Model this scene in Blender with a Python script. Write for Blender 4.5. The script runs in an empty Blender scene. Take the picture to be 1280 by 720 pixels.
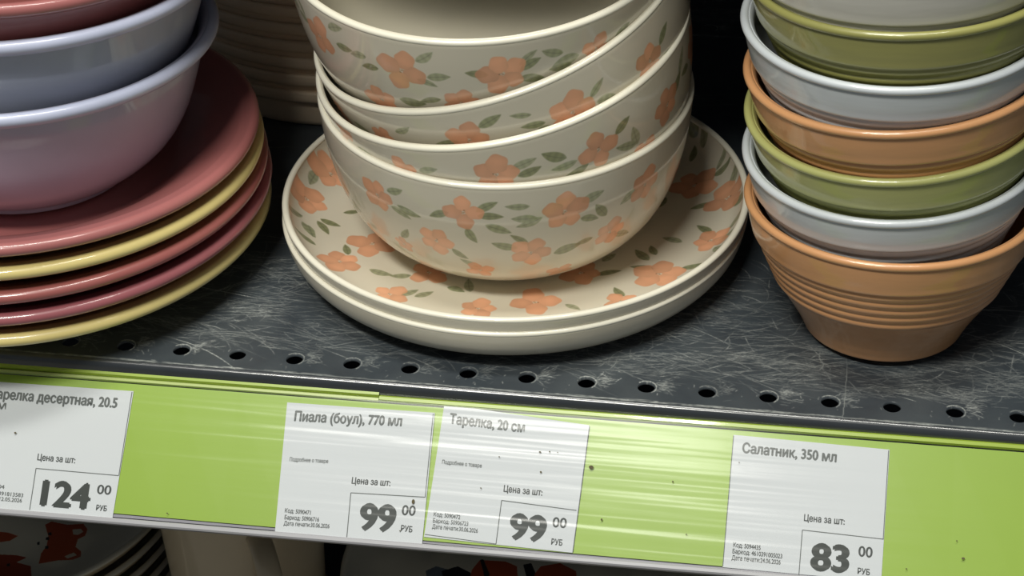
import bpy, bmesh, math, random
import numpy as np
from mathutils import Vector, Matrix, Quaternion

S = 0.001                      # everything below is written in millimetres
PI = math.pi
sc = bpy.context.scene
COL = sc.collection

# ------------------------------------------------------------------ camera
FWD = Vector((-0.148207, 0.814421, -0.561028)).normalized()
RGT = Vector((0.986327, 0.163064, -0.023847)).normalized()
UPV = RGT.cross(FWD).normalized()
CAMP = Vector((245.536, -597.479, 453.893))
FPX = 2400.0
cam = bpy.data.cameras.new('camera')
cam.sensor_width = 36.0
cam.lens = FPX / 1280 * 36
cam.clip_start = 0.01
cam.clip_end = 50
camo = bpy.data.objects.new('camera', cam)
M = Matrix((RGT, UPV, -FWD)).transposed().to_4x4()
M.translation = CAMP * S
camo.matrix_world = M
COL.objects.link(camo)
sc.camera = camo

# ------------------------------------------------------------------ world, lamps, exposure
w = bpy.data.worlds.new('store_light')
sc.world = w
w.use_nodes = True
w.node_tree.nodes['Background'].inputs[0].default_value = (0.86, 0.93, 1.0, 1)
w.node_tree.nodes['Background'].inputs[1].default_value = 0.135

def area(name, loc, target, sx, sy, power, col):
    l = bpy.data.lights.new(name, 'AREA')
    l.shape = 'RECTANGLE'; l.size = sx * S; l.size_y = sy * S
    l.energy = power; l.color = col
    o = bpy.data.objects.new(name, l)
    o.location = Vector(loc) * S
    d = (Vector(target) - Vector(loc)).normalized()
    o.rotation_euler = d.to_track_quat('-Z', 'Y').to_euler()
    COL.objects.link(o)
    return o
area('ceiling_strip_lamp', (-240, -1080, 2000), (100, 50, 0), 760, 240, 37, (1.0, 0.98, 0.90))
area('ceiling_strip_lamp', (120, -210, 2300), (100, 0, 0), 1200, 260, 26, (1.0, 0.98, 0.90))

sc.view_settings.view_transform = 'Standard'
sc.view_settings.look = 'None'
sc.view_settings.gamma = 1
sc.view_settings.use_curve_mapping = False
sc.view_settings.exposure = 0.0

# ------------------------------------------------------------------ materials
def srgb(c):
    return tuple(((v / 255) / 12.92 if v / 255 <= 0.04045 else ((v / 255 + 0.055) / 1.055) ** 2.4) for v in c) + (1,)

def mat(name, rgb, rough=0.5, metal=0.0, coat=0.0, coat_rough=0.05, noise=0.0, nscale=60, bump=0.0, bscale=200, spec=0.5, stretch=(1, 1, 1)):
    m = bpy.data.materials.new(name); m.use_nodes = True
    nt = m.node_tree; b = nt.nodes['Principled BSDF']
    b.inputs['Base Color'].default_value = srgb(rgb)
    b.inputs['Roughness'].default_value = rough
    b.inputs['Metallic'].default_value = metal
    b.inputs['Coat Weight'].default_value = coat
    b.inputs['Coat Roughness'].default_value = coat_rough
    b.inputs['Specular IOR Level'].default_value = spec
    if noise or bump:
        tc = nt.nodes.new('ShaderNodeTexCoord')
        mp = nt.nodes.new('ShaderNodeMapping'); mp.inputs['Scale'].default_value = stretch
        nt.links.new(tc.outputs['Object'], mp.inputs[0])
    if noise:
        n = nt.nodes.new('ShaderNodeTexNoise'); n.inputs['Scale'].default_value = nscale
        n.inputs['Detail'].default_value = 6
        nt.links.new(mp.outputs[0], n.inputs['Vector'])
        r = nt.nodes.new('ShaderNodeMapRange')
        r.inputs[1].default_value = 0.3; r.inputs[2].default_value = 0.7
        r.inputs[3].default_value = 1 - noise; r.inputs[4].default_value = 1 + noise
        nt.links.new(n.outputs[0], r.inputs[0])
        mx = nt.nodes.new('ShaderNodeVectorMath'); mx.operation = 'SCALE'
        mx.inputs[0].default_value = srgb(rgb)[:3]
        nt.links.new(r.outputs[0], mx.inputs[3])
        nt.links.new(mx.outputs[0], b.inputs['Base Color'])
    if bump:
        n2 = nt.nodes.new('ShaderNodeTexNoise'); n2.inputs['Scale'].default_value = bscale
        nt.links.new(mp.outputs[0], n2.inputs['Vector'])
        bp = nt.nodes.new('ShaderNodeBump'); bp.inputs['Strength'].default_value = bump
        bp.inputs['Distance'].default_value = 0.001
        nt.links.new(n2.outputs[0], bp.inputs['Height'])
        nt.links.new(bp.outputs[0], b.inputs['Normal'])
    return m

def glaze(name, rgb, **k):
    a = dict(rough=0.38, coat=0.8, coat_rough=0.07, noise=0.05, nscale=35, bump=0.06, bscale=45)
    a.update(k)
    return mat(name, rgb, **a)

def image_from(name, arr, data=False):
    h, w_ = arr.shape[:2]
    im = bpy.data.images.new(name, w_, h, alpha=False)
    if data: im.colorspace_settings.name = 'Non-Color'
    px = np.ones((h, w_, 4), np.float32)
    px[..., :arr.shape[2]] = arr
    im.pixels.foreach_set(px.ravel())
    im.update(); im.pack()
    return im

CREAM = glaze('cream_glaze', (218, 211, 190), bump=0.04, bscale=40, noise=0.02)
RIMW = glaze('white_rim_glaze', (236, 232, 214), noise=0.01, bump=0)
ORANGE = glaze('terracotta_orange_glaze', (212, 156, 106), stretch=(1, 1, 9))
GREEN = glaze('olive_green_glaze', (152, 150, 86), stretch=(1, 1, 9))
GREENL = glaze('light_olive_glaze', (178, 180, 112), stretch=(1, 1, 9))
PALEB = glaze('pale_blue_white_glaze', (204, 210, 214), stretch=(1, 1, 9))
PALEG = glaze('pale_grey_white_glaze', (205, 203, 194), stretch=(1, 1, 9))
PINK = glaze('dusty_pink_glaze', (172, 106, 104))
ROSE = glaze('rose_glaze', (160, 92, 88))
ROSE2 = glaze('mauve_rose_glaze', (160, 92, 98))
YELL = glaze('butter_yellow_glaze', (222, 204, 134))
LILAC = glaze('pale_lilac_glaze', (176, 176, 196))
LILACR = glaze('pale_periwinkle_glaze', (196, 202, 226))
PERI = glaze('periwinkle_glaze', (170, 176, 192))
BEIGE = glaze('beige_matt_glaze', (226, 206, 178), coat=0.2, rough=0.55)
MUGM = glaze('beige_mug_glaze', (196, 178, 146), coat=0.5)

# ------------------------------------------------------------------ mesh helpers
def link(name, me, m=None, parent=None, smooth=True):
    o = bpy.data.objects.new(name, me)
    COL.objects.link(o)
    if m is not None:
        for k in (m if isinstance(m, (list, tuple)) else [m]): me.materials.append(k)
    if smooth:
        me.polygons.foreach_set('use_smooth', [True] * len(me.polygons))
    if parent: o.parent = parent
    return o

def tag(o, label, cat, group=None, kind=None):
    o['label'] = label; o['category'] = cat
    if group: o['group'] = group
    if kind: o['kind'] = kind
    return o

def empty(name, loc=(0, 0, 0)):
    o = bpy.data.objects.new(name, None); o.empty_display_size = 0.02
    o.location = Vector(loc) * S; COL.objects.link(o); return o

def catmull(pts, n=5):
    P = [np.array(p, float) for p in pts]; out = []
    for i in range(len(P) - 1):
        a = P[max(i - 1, 0)]; b = P[i]; c = P[i + 1]; d = P[min(i + 2, len(P) - 1)]
        for k in range(n):
            t = k / n
            out.append(0.5 * ((2 * b) + (c - a) * t + (2 * a - 5 * b + 4 * c - d) * t * t + (3 * b - a - 3 * c + d) * t ** 3))
    out.append(P[-1])
    return [(max(0.0, float(q[0])), float(q[1])) for q in out]

def lathe_mesh(name, prof, seg=144, nout=None):
    """revolve (r, z); the first nout profile points form the outer face and get material 0 and v in 0..1 by arc length"""
    bm = bmesh.new(); uvl = bm.loops.layers.uv.new('UVMap')
    n = len(prof); nout = nout or n
    s = [0.0]
    for i in range(1, n):
        s.append(s[-1] + math.hypot(prof[i][0] - prof[i - 1][0], prof[i][1] - prof[i - 1][1]))
    tot = s[nout - 1]
    rings = []
    for (r, z) in prof:
        if r < 1e-6:
            rings.append([bm.verts.new((0, 0, z * S))])
        else:
            rings.append([bm.verts.new((r * S * math.cos(2 * PI * k / seg), r * S * math.sin(2 * PI * k / seg), z * S)) for k in range(seg)])
    for i in range(n - 1):
        A, B = rings[i], rings[i + 1]
        for k in range(seg):
            k2 = (k + 1) % seg
            va, vb = s[i] / tot, s[i + 1] / tot
            u0, u1 = k / seg, (k + 1) / seg
            if len(A) == 1 and len(B) == 1: continue
            if len(A) == 1: vs = [A[0], B[k2], B[k]]; uv = [(u0, va), (u1, vb), (u0, vb)]
            elif len(B) == 1: vs = [A[k], A[k2], B[0]]; uv = [(u0, va), (u1, va), (u0, vb)]
            else: vs = [A[k], A[k2], B[k2], B[k]]; uv = [(u0, va), (u1, va), (u1, vb), (u0, vb)]
            f = bm.faces.new(vs)
            f.material_index = 0 if i < nout - 1 else 1
            for l, q in zip(f.loops, uv): l[uvl].uv = q
    bm.normal_update()
    me = bpy.data.meshes.new(name); bm.to_mesh(me); bm.free()
    return me, s[:nout]

def box_mesh(name, x0, x1, y0, y1, z0, z1, bev=0.0):
    bm = bmesh.new()
    v = [bm.verts.new((x * S, y * S, z * S)) for x in (x0, x1) for y in (y0, y1) for z in (z0, z1)]
    for q in ((0, 1, 3, 2), (4, 6, 7, 5), (0, 4, 5, 1), (2, 3, 7, 6), (0, 2, 6, 4), (1, 5, 7, 3)):
        bm.faces.new([v[i] for i in q])
    bmesh.ops.recalc_face_normals(bm, faces=bm.faces)
    if bev: bmesh.ops.bevel(bm, geom=list(bm.edges), offset=bev * S, segments=2, affect='EDGES')
    me = bpy.data.meshes.new(name); bm.to_mesh(me); bm.free(); return me

def ring_mesh(name, r, z, a, b, seg=144, n=14):
    """a rounded lip: ellipse section a wide, b high, centred on (r, z)"""
    prof = [(r + a * math.cos(t), z + b * math.sin(t)) for t in [2 * PI * k / n for k in range(n + 1)]]
    bm = bmesh.new(); R = []
    for (q, h) in prof[:-1]:
        R.append([bm.verts.new((q * S * math.cos(2 * PI * k / seg), q * S * math.sin(2 * PI * k / seg), h * S)) for k in range(seg)])
    for i in range(n):
        A, B = R[i], R[(i + 1) % n]
        for k in range(seg):
            bm.faces.new([A[k], A[(k + 1) % seg], B[(k + 1) % seg], B[k]])
    bmesh.ops.recalc_face_normals(bm, faces=bm.faces)
    me = bpy.data.meshes.new(name); bm.to_mesh(me); bm.free(); return me

def pose(o, rimc, nxy, h, spin=0.0):
    n = Vector((nxy[0], nxy[1], 1)).normalized()
    q = Vector((0, 0, 1)).rotation_difference(n)
    o.rotation_mode = 'QUATERNION'
    o.rotation_quaternion = q @ Quaternion((0, 0, 1), spin)
    o.location = (Vector(rimc) - n * h) * S

# ------------------------------------------------------------------ measuring helpers: sight rays onto real surfaces
def ray(px, py):
    return (FWD + RGT * ((px - 640) / FPX) - UPV * ((py - 360) / FPX))

def on_lathe(o, prof, px, py, inside=False):
    """local (theta, r, z) where the sight line meets the revolved surface"""
    q = o.rotation_quaternion.inverted()
    c = q @ (CAMP - o.location / S); d = q @ ray(px, py)
    if inside:
        pr = sorted(prof); rr = np.array([p[0] for p in pr]); zz = np.array([p[1] for p in pr])
    else:
        rr = np.array([p[0] for p in prof]); zz = np.array([p[1] for p in prof])
    t = np.linspace(560, 1000, 5000)
    X = c.x + d.x * t; Y = c.y + d.y * t; Z = c.z + d.z * t
    r = np.hypot(X, Y)
    if inside: val = Z - np.interp(r, rr, zz)
    else:
        val = np.where((Z > zz[0]) & (Z < zz[-1]), r - np.interp(Z, zz, rr), 1.0)
    i = np.where(val < 0)[0]
    if len(i) == 0: return None
    i = i[0]
    return math.atan2(Y[i], X[i]), r[i], Z[i]

# ------------------------------------------------------------------ print painting
def soft(x): return np.clip(x, 0, 1)

class Print:
    """a sheet of glaze colour with painted flowers; the local scale along u varies with the radius"""
    def __init__(self, w_, h_, base):
        self.a = np.empty((h_, w_, 3), np.float32); self.a[:] = np.array(base, np.float32) / 255
        self.w, self.h = w_, h_
    def stamp(self, cx, cy, kx, ky, R, fn):
        """kx, ky: pixels per mm at this place; fn(dx, dy) in mm gives (alpha, colour)"""
        rx, ry = int(R * kx) + 2, int(R * ky) + 2
        xs = np.arange(int(cx) - rx, int(cx) + rx + 1); ys = np.arange(max(0, int(cy) - ry), min(self.h, int(cy) + ry + 1))
        if len(ys) == 0: return
        dx = ((xs - cx) / kx)[None, :]; dy = ((ys - cy) / ky)[:, None]
        al, col = fn(dx + 0 * dy, dy + 0 * dx)
        xi = xs % self.w
        sub = self.a[np.ix_(ys, xi)]
        al = al[..., None]
        self.a[np.ix_(ys, xi)] = sub * (1 - al) + col * al

def flower_fn(R, rot, rng, aa, dark=1.0):
    npet = 4 if rng.random() < 0.35 else 5
    amp = [rng.uniform(0.86, 1.1) for _ in range(npet)]
    tint = [rng.uniform(0.93, 1.06) for _ in range(npet)]
    base = np.array([238, 168, 126], np.float32) / 255 * dark
    def fn(dx, dy):
        al = np.zeros_like(dx); col = np.zeros(dx.shape + (3,), np.float32) + base
        for k in range(npet):
            ph = rot + 2 * PI * k / npet
            c, s_ = math.cos(ph), math.sin(ph)
            u = dx * c + dy * s_; v = -dx * s_ + dy * c
            L = R * amp[k]
            e = ((u - L * 0.56) / (L * 0.5)) ** 2 + (v / (L * 0.44)) ** 2
            wob = 0.10 * np.sin(5 * np.arctan2(v, u - L * 0.56) + k * 2.1)
            a = soft((1.0 + wob - e) * L * 0.25 / aa) * 0.86
            shade = tint[k] * (1.03 - 0.07 * soft(e) + 0.012 * np.sin(u * 1.1 + k))
            new = base[None, None, :] * shade[..., None]
            m_ = a > al
            col[m_] = new[m_]
            al = np.maximum(al, a)
        # the small brown stroke at the centre
        u = dx * math.cos(rot + .6) + dy * math.sin(rot + .6); v = -dx * math.sin(rot + .6) + dy * math.cos(rot + .6)
        for (ou, ov, lu) in ((0, 0, .09), (.10, .08, .05)):
            e = ((u - ou * R) / (lu * R)) ** 2 + ((v - ov * R) / (.045 * R)) ** 2
            a = soft(1.3 - e) * 0.6
            col = col * (1 - a[..., None]) + np.array([.50, .32, .18], np.float32) * a[..., None]
            al = np.maximum(al, a)
        return al, col
    return fn

def leaf_fn(L, ang, rng, aa, dark=1.0):
    Wd = L * rng.uniform(0.34, 0.48)
    base = np.array(rng.choice([(134, 142, 98), (150, 156, 116), (124, 130, 84), (160, 165, 128)]), np.float32) / 255 * dark
    bend = rng.uniform(-.25, .25)
    def fn(dx, dy):
        u = dx * math.cos(ang) + dy * math.sin(ang); v = -dx * math.sin(ang) + dy * math.cos(ang)
        x = u / L
        v = v - bend * L * (x * x - .5) * .5
        half = Wd * np.maximum(0, 1 - x * x) ** 0.8 * (1 - 0.25 * x)
        a = soft((half - np.abs(v)) / aa * .6) * (np.abs(x) < 1) * 0.78
        col = np.zeros(dx.shape + (3,), np.float32) + base
        vein = np.exp(-(v / 0.22) ** 2) * (np.abs(x) < .85)
        col = col * (1 - 0.22 * vein[..., None]) * (1 + 0.06 * np.sin(u * 2.3))[..., None]
        return a.astype(np.float32), col
    return fn

def print_material(name, pr, coat=0.9):
    im = image_from(name, np.clip(pr.a, 0, 1))
    m = glaze(name, (222, 212, 184), coat=coat, coat_rough=0.07, noise=0, bump=0.04, bscale=40)
    nt = m.node_tree
    uv = nt.nodes.new('ShaderNodeUVMap'); uv.uv_map = 'UVMap'
    t = nt.nodes.new('ShaderNodeTexImage'); t.image = im; t.interpolation = 'Cubic'
    nt.links.new(uv.outputs[0], t.inputs[0])
    nt.links.new(t.outputs[0], nt.nodes['Principled BSDF'].inputs['Base Color'])
    return m

BASE_CREAM = (220, 213, 193)

# ------------------------------------------------------------------ structure: the back wall of the rack, floor
o = link('wall_back', box_mesh('wall_back', -900, 1100, 402, 430, -900, 1500), mat('rack_back_paint', (22, 26, 34), rough=0.6, noise=0.1, nscale=20), None, False)
o['kind'] = 'structure'; o['label'] = 'dark painted back panel of the store rack behind the dishes'
o = link('floor', box_mesh('floor', -3000, 3000, -3000, 430, -930, -900), mat('floor_tile', (150, 148, 142), rough=0.4, noise=0.08, nscale=3), None, False)
o['kind'] = 'structure'; o['label'] = 'pale store floor under the rack'

# ------------------------------------------------------------------ scratched shelf
rng = np.random.default_rng(7)
SX0, SX1, SY0, SY1, SK = -120.0, 400.0, -14.0, 300.0, 4.0
HOLE = 23.62
def scratch_map():
    W_, H_ = int((SX1 - SX0) * SK), int((SY1 - SY0) * SK)
    a = np.zeros((H_, W_), np.float32)
    def stroke(x, y, ang, L, curv, s_, wd=1):
        n = max(4, int(L * SK * 1.3)); t = np.linspace(0, 1, n)
        th = ang + curv * t
        xs = x + np.cumsum(np.cos(th)) * L / n; ys = y + np.cumsum(np.sin(th)) * L / n
        fade = np.sin(PI * t) ** .4 * rng.uniform(.5, 1, 1)
        flick = np.interp(t, np.linspace(0, 1, 9), rng.uniform(.2, 1, 9))
        for oy in range(wd):
            ix = ((xs - SX0) * SK).astype(int); iy = ((ys - SY0) * SK).astype(int) + oy
            ok = (ix >= 0) & (ix < W_) & (iy >= 0) & (iy < H_)
            np.maximum.at(a, (iy[ok], ix[ok]), (fade * flick * s_)[ok])
    # long wandering scratches, mostly along the shelf
    for _ in range(2600):
        y = abs(rng.normal(24, 26)) + 6 if rng.random() < .75 else rng.uniform(6, 260)
        stroke(rng.uniform(SX0, SX1), y, rng.normal(0, .28), rng.uniform(4, 26), rng.normal(0, .35), rng.uniform(.08, .38))
    for _ in range(750):
        stroke(rng.uniform(SX0, SX1), rng.uniform(5, 90), rng.uniform(0, PI), rng.uniform(2, 14), rng.normal(0, .9), rng.uniform(.10, .45))
    for _ in range(26):
        stroke(rng.uniform(SX0, SX1), rng.uniform(4, 70), rng.uniform(-1.6, 1.6), rng.uniform(25, 75), rng.normal(0, 1.3), rng.uniform(.45, .8))
    # scuffed patches of short dense strokes
    for _ in range(110):
        cx, cy = rng.uniform(SX0, SX1), rng.uniform(8, 75); an = rng.normal(0, .25)
        for _ in range(34):
            stroke(cx + rng.normal(0, 6), cy + rng.normal(0, 2.4), an + rng.normal(0, .12), rng.uniform(2, 10), rng.normal(0, .15), rng.uniform(.10, .42))
    # paint worn off beside each hole, to its right and behind
    for k in range(-5, 17):
        hx = k * HOLE
        if rng.random() < .2: continue
        s_ = rng.uniform(.35, .9)
        for _ in range(46):
            stroke(hx + 3.2 + abs(rng.normal(0, 2.6)), rng.normal(2.2, 2.3), rng.normal(.2, .5), rng.uniform(1, 6.5), rng.normal(0, .3), rng.uniform(.2, .75) * s_)
        for t in np.linspace(-1.0, 2.2, 30):
            stroke(hx + 3.9 * math.cos(t), 3.9 * math.sin(t), t + 1.57, 1.2, .2, s_ * .8, 2)
    # worn line along the front bend
    for _ in range(520):
        stroke(rng.uniform(SX0, SX1), rng.normal(-9.0, .25), 0, rng.uniform(2, 12), 0, rng.uniform(.15, .6))
    for _ in range(120):
        stroke(rng.uniform(SX0, SX1), rng.uniform(-8, 2), rng.normal(1.5, .3), rng.uniform(.6, 2.5), 0, rng.uniform(.2, .55))
    b = a.copy()
    b[1:] += .25 * a[:-1]; b[:-1] += .25 * a[1:]; b[:, 1:] += .25 * a[:, :-1]; b[:, :-1] += .25 * a[:, 1:]
    # faint wide rubbing
    cs = rng.uniform(0, 1, (16, 40)); yy = np.linspace(0, 15, H_); xx = np.linspace(0, 39, W_)
    r0 = np.array([np.interp(xx, np.arange(40), cs[i]) for i in range(16)])
    rub = np.array([np.interp(yy, np.arange(16), r0[:, j]) for j in range(0, W_, 4)]).T
    rub = np.repeat(rub, 4, axis=1)[:, :W_]
    b = b * (.55 + .75 * rub) + .06 * rub ** 2
    return np.clip(b, 0, 1)

def shelf_material():
    m = bpy.data.materials.new('scratched_slate_paint'); m.use_nodes = True
    nt = m.node_tree; b = nt.nodes['Principled BSDF']
    im = image_from('shelf_wear', np.repeat(scratch_map()[..., None], 3, axis=2), True)
    tc = nt.nodes.new('ShaderNodeTexCoord'); mp = nt.nodes.new('ShaderNodeMapping')
    mp.inputs['Scale'].default_value = (1 / ((SX1 - SX0) * S), 1 / ((SY1 - SY0) * S), 1)
    mp.inputs['Location'].default_value = (-SX0 / (SX1 - SX0), -SY0 / (SY1 - SY0), 0)
    nt.links.new(tc.outputs['Object'], mp.inputs[0])
    t = nt.nodes.new('ShaderNodeTexImage'); t.image = im; t.extension = 'REPEAT'
    nt.links.new(mp.outputs[0], t.inputs[0])
    n = nt.nodes.new('ShaderNodeTexNoise'); n.inputs['Scale'].default_value = 70; n.inputs['Detail'].default_value = 8
    nt.links.new(tc.outputs['Object'], n.inputs['Vector'])
    r1 = nt.nodes.new('ShaderNodeValToRGB')
    r1.color_ramp.elements[0].position = .3; r1.color_ramp.elements[0].color = srgb((50, 56, 62))
    r1.color_ramp.elements[1].position = .75; r1.color_ramp.elements[1].color = srgb((62, 69, 74))
    nt.links.new(n.outputs[0], r1.inputs[0])
    mx = nt.nodes.new('ShaderNodeMixRGB'); mx.inputs[2].default_value = srgb((168, 172, 168))
    sc_ = nt.nodes.new('ShaderNodeMath'); sc_.operation = 'MULTIPLY'; sc_.inputs[1].default_value = 1.3
    nt.links.new(t.outputs[0], sc_.inputs[0])
    nt.links.new(sc_.outputs[0], mx.inputs[0]); nt.links.new(r1.outputs[0], mx.inputs[1])
    nt.links.new(mx.outputs[0], b.inputs['Base Color'])
    rr = nt.nodes.new('ShaderNodeMapRange'); rr.inputs[3].default_value = .36; rr.inputs[4].default_value = .62
    nt.links.new(t.outputs[0], rr.inputs[0]); nt.links.new(rr.outputs[0], b.inputs['Roughness'])
    return m
SHELF = shelf_material()
GREYEDGE = mat('slate_paint_lip', (66, 70, 72), rough=0.32, noise=.06, nscale=80)

def perforated_top():
    bm = bmesh.new()
    r, ya, yb = 3.45, -8.6, 12.0
    K0, K1 = -14, 30
    N = 24
    for k in range(K0, K1):
        cx = k * HOLE; h = HOLE / 2
        ring, low, outer = [], [], []
        for i in range(N):
            a = 2 * PI * i / N; c, s_ = math.cos(a), math.sin(a)
            ring.append(bm.verts.new(((cx + r * c) * S, r * s_ * S, 0)))
            low.append(bm.verts.new(((cx + r * c) * S, r * s_ * S, -1.2 * S)))
            ux = h / abs(c) if abs(c) > 1e-6 else 1e9
            uy = ((yb if s_ > 0 else -ya) / abs(s_)) if abs(s_) > 1e-6 else 1e9
            u = min(ux, uy)
            outer.append((cx + u * c, u * s_))
        corners = [(cx + h, yb), (cx - h, yb), (cx - h, ya), (cx + h, ya)]
        ov = [bm.verts.new((p[0] * S, p[1] * S, 0)) for p in outer]
        cv = [bm.verts.new((p[0] * S, p[1] * S, 0)) for p in corners]
        ca = [math.atan2(p[1], p[0] - cx) % (2 * PI) for p in corners]
        for i in range(N):
            j = (i + 1) % N; a0 = 2 * PI * i / N; a1 = 2 * PI * (i + 1) / N
            mid = [cv[q] for q in range(4) if a0 < ca[q] < a1]
            bm.faces.new([ring[i], ov[i]] + mid + [ov[j], ring[j]])
            bm.faces.new([ring[j], low[j], low[i], ring[i]])
    x0, x1 = (K0 - .5) * HOLE, (K1 - .5) * HOLE
    def strip(p, q):
        v = [bm.verts.new((x * S, y * S, z * S)) for (x, y, z) in ((x0, *p), (x1, *p), (x1, *q), (x0, *q))]
        return bm.faces.new(v)
    strip((yb, 0), (400, 0))
    bend = [(-8.6, 0), (-9.6, -.12), (-10.5, -.5), (-11.2, -1.2), (-11.6, -2.1), (-11.7, -3), (-11.7, -26), (-9.7, -26), (-9.7, -3), (-8.6, -1.2), (-4.2, -1.2)]
    for a, b_ in zip(bend[:-1], bend[1:]): strip(b_, a)
    bmesh.ops.remove_doubles(bm, verts=bm.verts, dist=1e-5)
    me = bpy.data.meshes.new('shelf_top'); bm.to_mesh(me); bm.free()
    return me
shelf = empty('metal_shelf', (0, 0, 0))
tag(shelf, 'scratched dark slate metal shelf with a row of round holes along the front', 'shelf')
o = link('shelf_top', perforated_top(), SHELF, shelf, False)
BEND = mat('glossy_slate_bend', (52, 56, 60), rough=0.24, coat=.7, coat_rough=.1, noise=.08, nscale=90)
o.data.materials.append(BEND)
for p in o.data.polygons:
    p.use_smooth = abs(p.normal.z) < .98
    if p.center.y < -.0100: p.material_index = 1
# under-shelf frame pieces that carry the sheet
o = link('rear_beam', box_mesh('rear_beam', -330, 690, 385, 400, -30, -1.4, 1), GREYEDGE, shelf, False)
for x in (-310, 670):
    o = link('side_bracket', box_mesh('side_bracket', x - 6, x + 6, -8, 384, -34, -1.4, 1), GREYEDGE, shelf, False)

up = empty('upper_metal_shelf', (0, 0, 272))
tag(up, 'upper dark metal shelf above the dishes, out of frame', 'shelf')
UPZ = 0
o = link('shelf_top', box_mesh('shelf_top', -330, 690, 32, 400, -2, 0), GREYEDGE, up, False)
o = link('front_lip', box_mesh('front_lip', -330, 690, 30, 32, -28, 0), GREYEDGE, up, False)

lowf = empty('lower_metal_shelf', (0, 0, -330))
tag(lowf, 'lower dark metal shelf carrying the beige tableware', 'shelf')
o = link('shelf_top', box_mesh('shelf_top', -330, 690, -12, 400, -2, 0), GREYEDGE, lowf, False)
o = link('front_lip', box_mesh('front_lip', -330, 690, -14, -12, -28, 0), GREYEDGE, lowf, False)

# ------------------------------------------------------------------ price rail
def rail(x, t, n=0.0):
    """x along the shelf, t down the slope (0 tag top, 1 tag bottom), n mm out of the face"""
    zt = -10.3 + 0.008 * (x + 16); zb = -45.6 + 0.0165 * (x + 16)
    y = -16 - 37 * t; z = zt + (zb - zt) * t
    nrm = Vector((0, -(zt - zb), 37)).normalized()
    return Vector((x, y, z)) + nrm * n

def on_rail(px, py, n=0.0):
    """x, t where the sight line meets the rail face"""
    d = ray(px, py); x, t = 100.0, 0.5
    for _ in range(30):
        P0 = rail(x, t, n); ex = rail(x + 1, t, n) - P0; et = rail(x, t + .01, n) - P0
        nn = ex.cross(et)
        s_ = (P0 - CAMP).dot(nn) / d.dot(nn)
        q = CAMP + d * s_ - P0
        x += q.dot(ex) / ex.dot(ex) * 1.0; t += q.dot(et) / et.dot(et) * .01
    return x, t

def rail_strip(name, prof, x0, x1, m, parent, nx=40, closed=False):
    """prof: list of (t, n) swept along the rail"""
    bm = bmesh.new(); rows = []
    for i in range(nx + 1):
        x = x0 + (x1 - x0) * i / nx
        rows.append([bm.verts.new(rail(x, (t if not isinstance(t, tuple) else (BOT(x) if t[0] == 'b' else INS(x)) + t[1]), n) * S) for (t, n) in prof])
    for i in range(nx):
        for j in range(len(prof) - (0 if closed else 1)):
            j2 = (j + 1) % len(prof)
            bm.faces.new([rows[i][j], rows[i + 1][j], rows[i + 1][j2], rows[i][j2]])
    if closed:
        bm.faces.new(rows[0]); bm.faces.new(list(reversed(rows[-1])))
        bmesh.ops.recalc_face_normals(bm, faces=bm.faces)
    me = bpy.data.meshes.new(name); bm.to_mesh(me); bm.free()
    return link(name, me, m, parent, False)

RX0, RX1 = -330, 690
railroot = empty('price_rail', (0, 0, 0))
tag(railroot, 'sloping price rail with lime green insert under a clear cover', 'price rail')
PLASTIC = mat('grey_rail_plastic', (168, 168, 172), rough=0.3, coat=.3)
PLASTICD = mat('grey_violet_rail_plastic', (140, 138, 148), rough=0.35)
LIME = mat('lime_green_insert_card', (138, 169, 38), rough=0.45, noise=.04, nscale=14, coat=.25, coat_rough=.2)
LIMEP = mat('lime_green_plastic_lip', (152, 176, 56), rough=0.3, coat=.4)
LIMES = mat('pale_lime_channel', (176, 192, 116), rough=0.25, coat=.5)

def lin(pa, pb):
    (xa, ta), (xb, tb_) = on_rail(*pa), on_rail(*pb)
    return lambda x: ta + (tb_ - ta) * (x - xa) / (xb - xa)
BOT = lin((0, 643), (900, 718.5)); INS = lin((200, 646.5), (900, 707.5))
rail_strip('backing', [(-.12, -3.0), (-.12, -1.6), (('b', .0), -1.6), (('b', .0), -3.0)], RX0, RX1, PLASTICD, railroot, 24, True)
rail_strip('green_insert', [(-.055, -.55), (-.055, -.35), (('i', 0), -.35), (('i', 0), -.55)], RX0, RX1, LIME, railroot, 40, True)
def lip(name, t0, t1, n0, h, x0, x1, m):
    tm = (t0 + t1) / 2
    return rail_strip(name, [(t0, n0), (t0, n0 + h * .6), (t0 + (tm - t0) * .5, n0 + h), (t1 - (t1 - tm) * .5, n0 + h), (t1, n0 + h * .6), (t1, n0)], x0, x1, m, railroot, 30, True)
xs_seam = on_rail(474, 496)[0]
lip('upper_lip', -.155, -.100, -1.6, 2.6, RX0, xs_seam, LIMEP)
o = lip('upper_lip', -.155, -.118, -1.6, 2.0, xs_seam + .2, RX1, PLASTICD)
o = lip('upper_channel', -.117, -.066, -1.6, 2.4, xs_seam + .2, RX1, LIMEP)
lip('upper_channel', -.098, -.062, -1.6, 2.2, RX0, xs_seam, LIMES)
# bottom: shallow grey channel and front edge
rail_strip('lower_channel', [(('i', .006), -1.6), (('i', .006), -.7), (('i', .022), -.3), (('b', -.055), -.3), (('b', -.05), -1.6)], RX0, RX1, PLASTICD, railroot, 40, True)
rail_strip('lower_lip', [(('b', -.046), -3), (('b', -.046), .6), (('b', -.036), 1.1), (('b', -.014), 1.1), (('b', 0), .5), (('b', .004), -3)], RX0, RX1, PLASTIC, railroot, 40, True)

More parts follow.
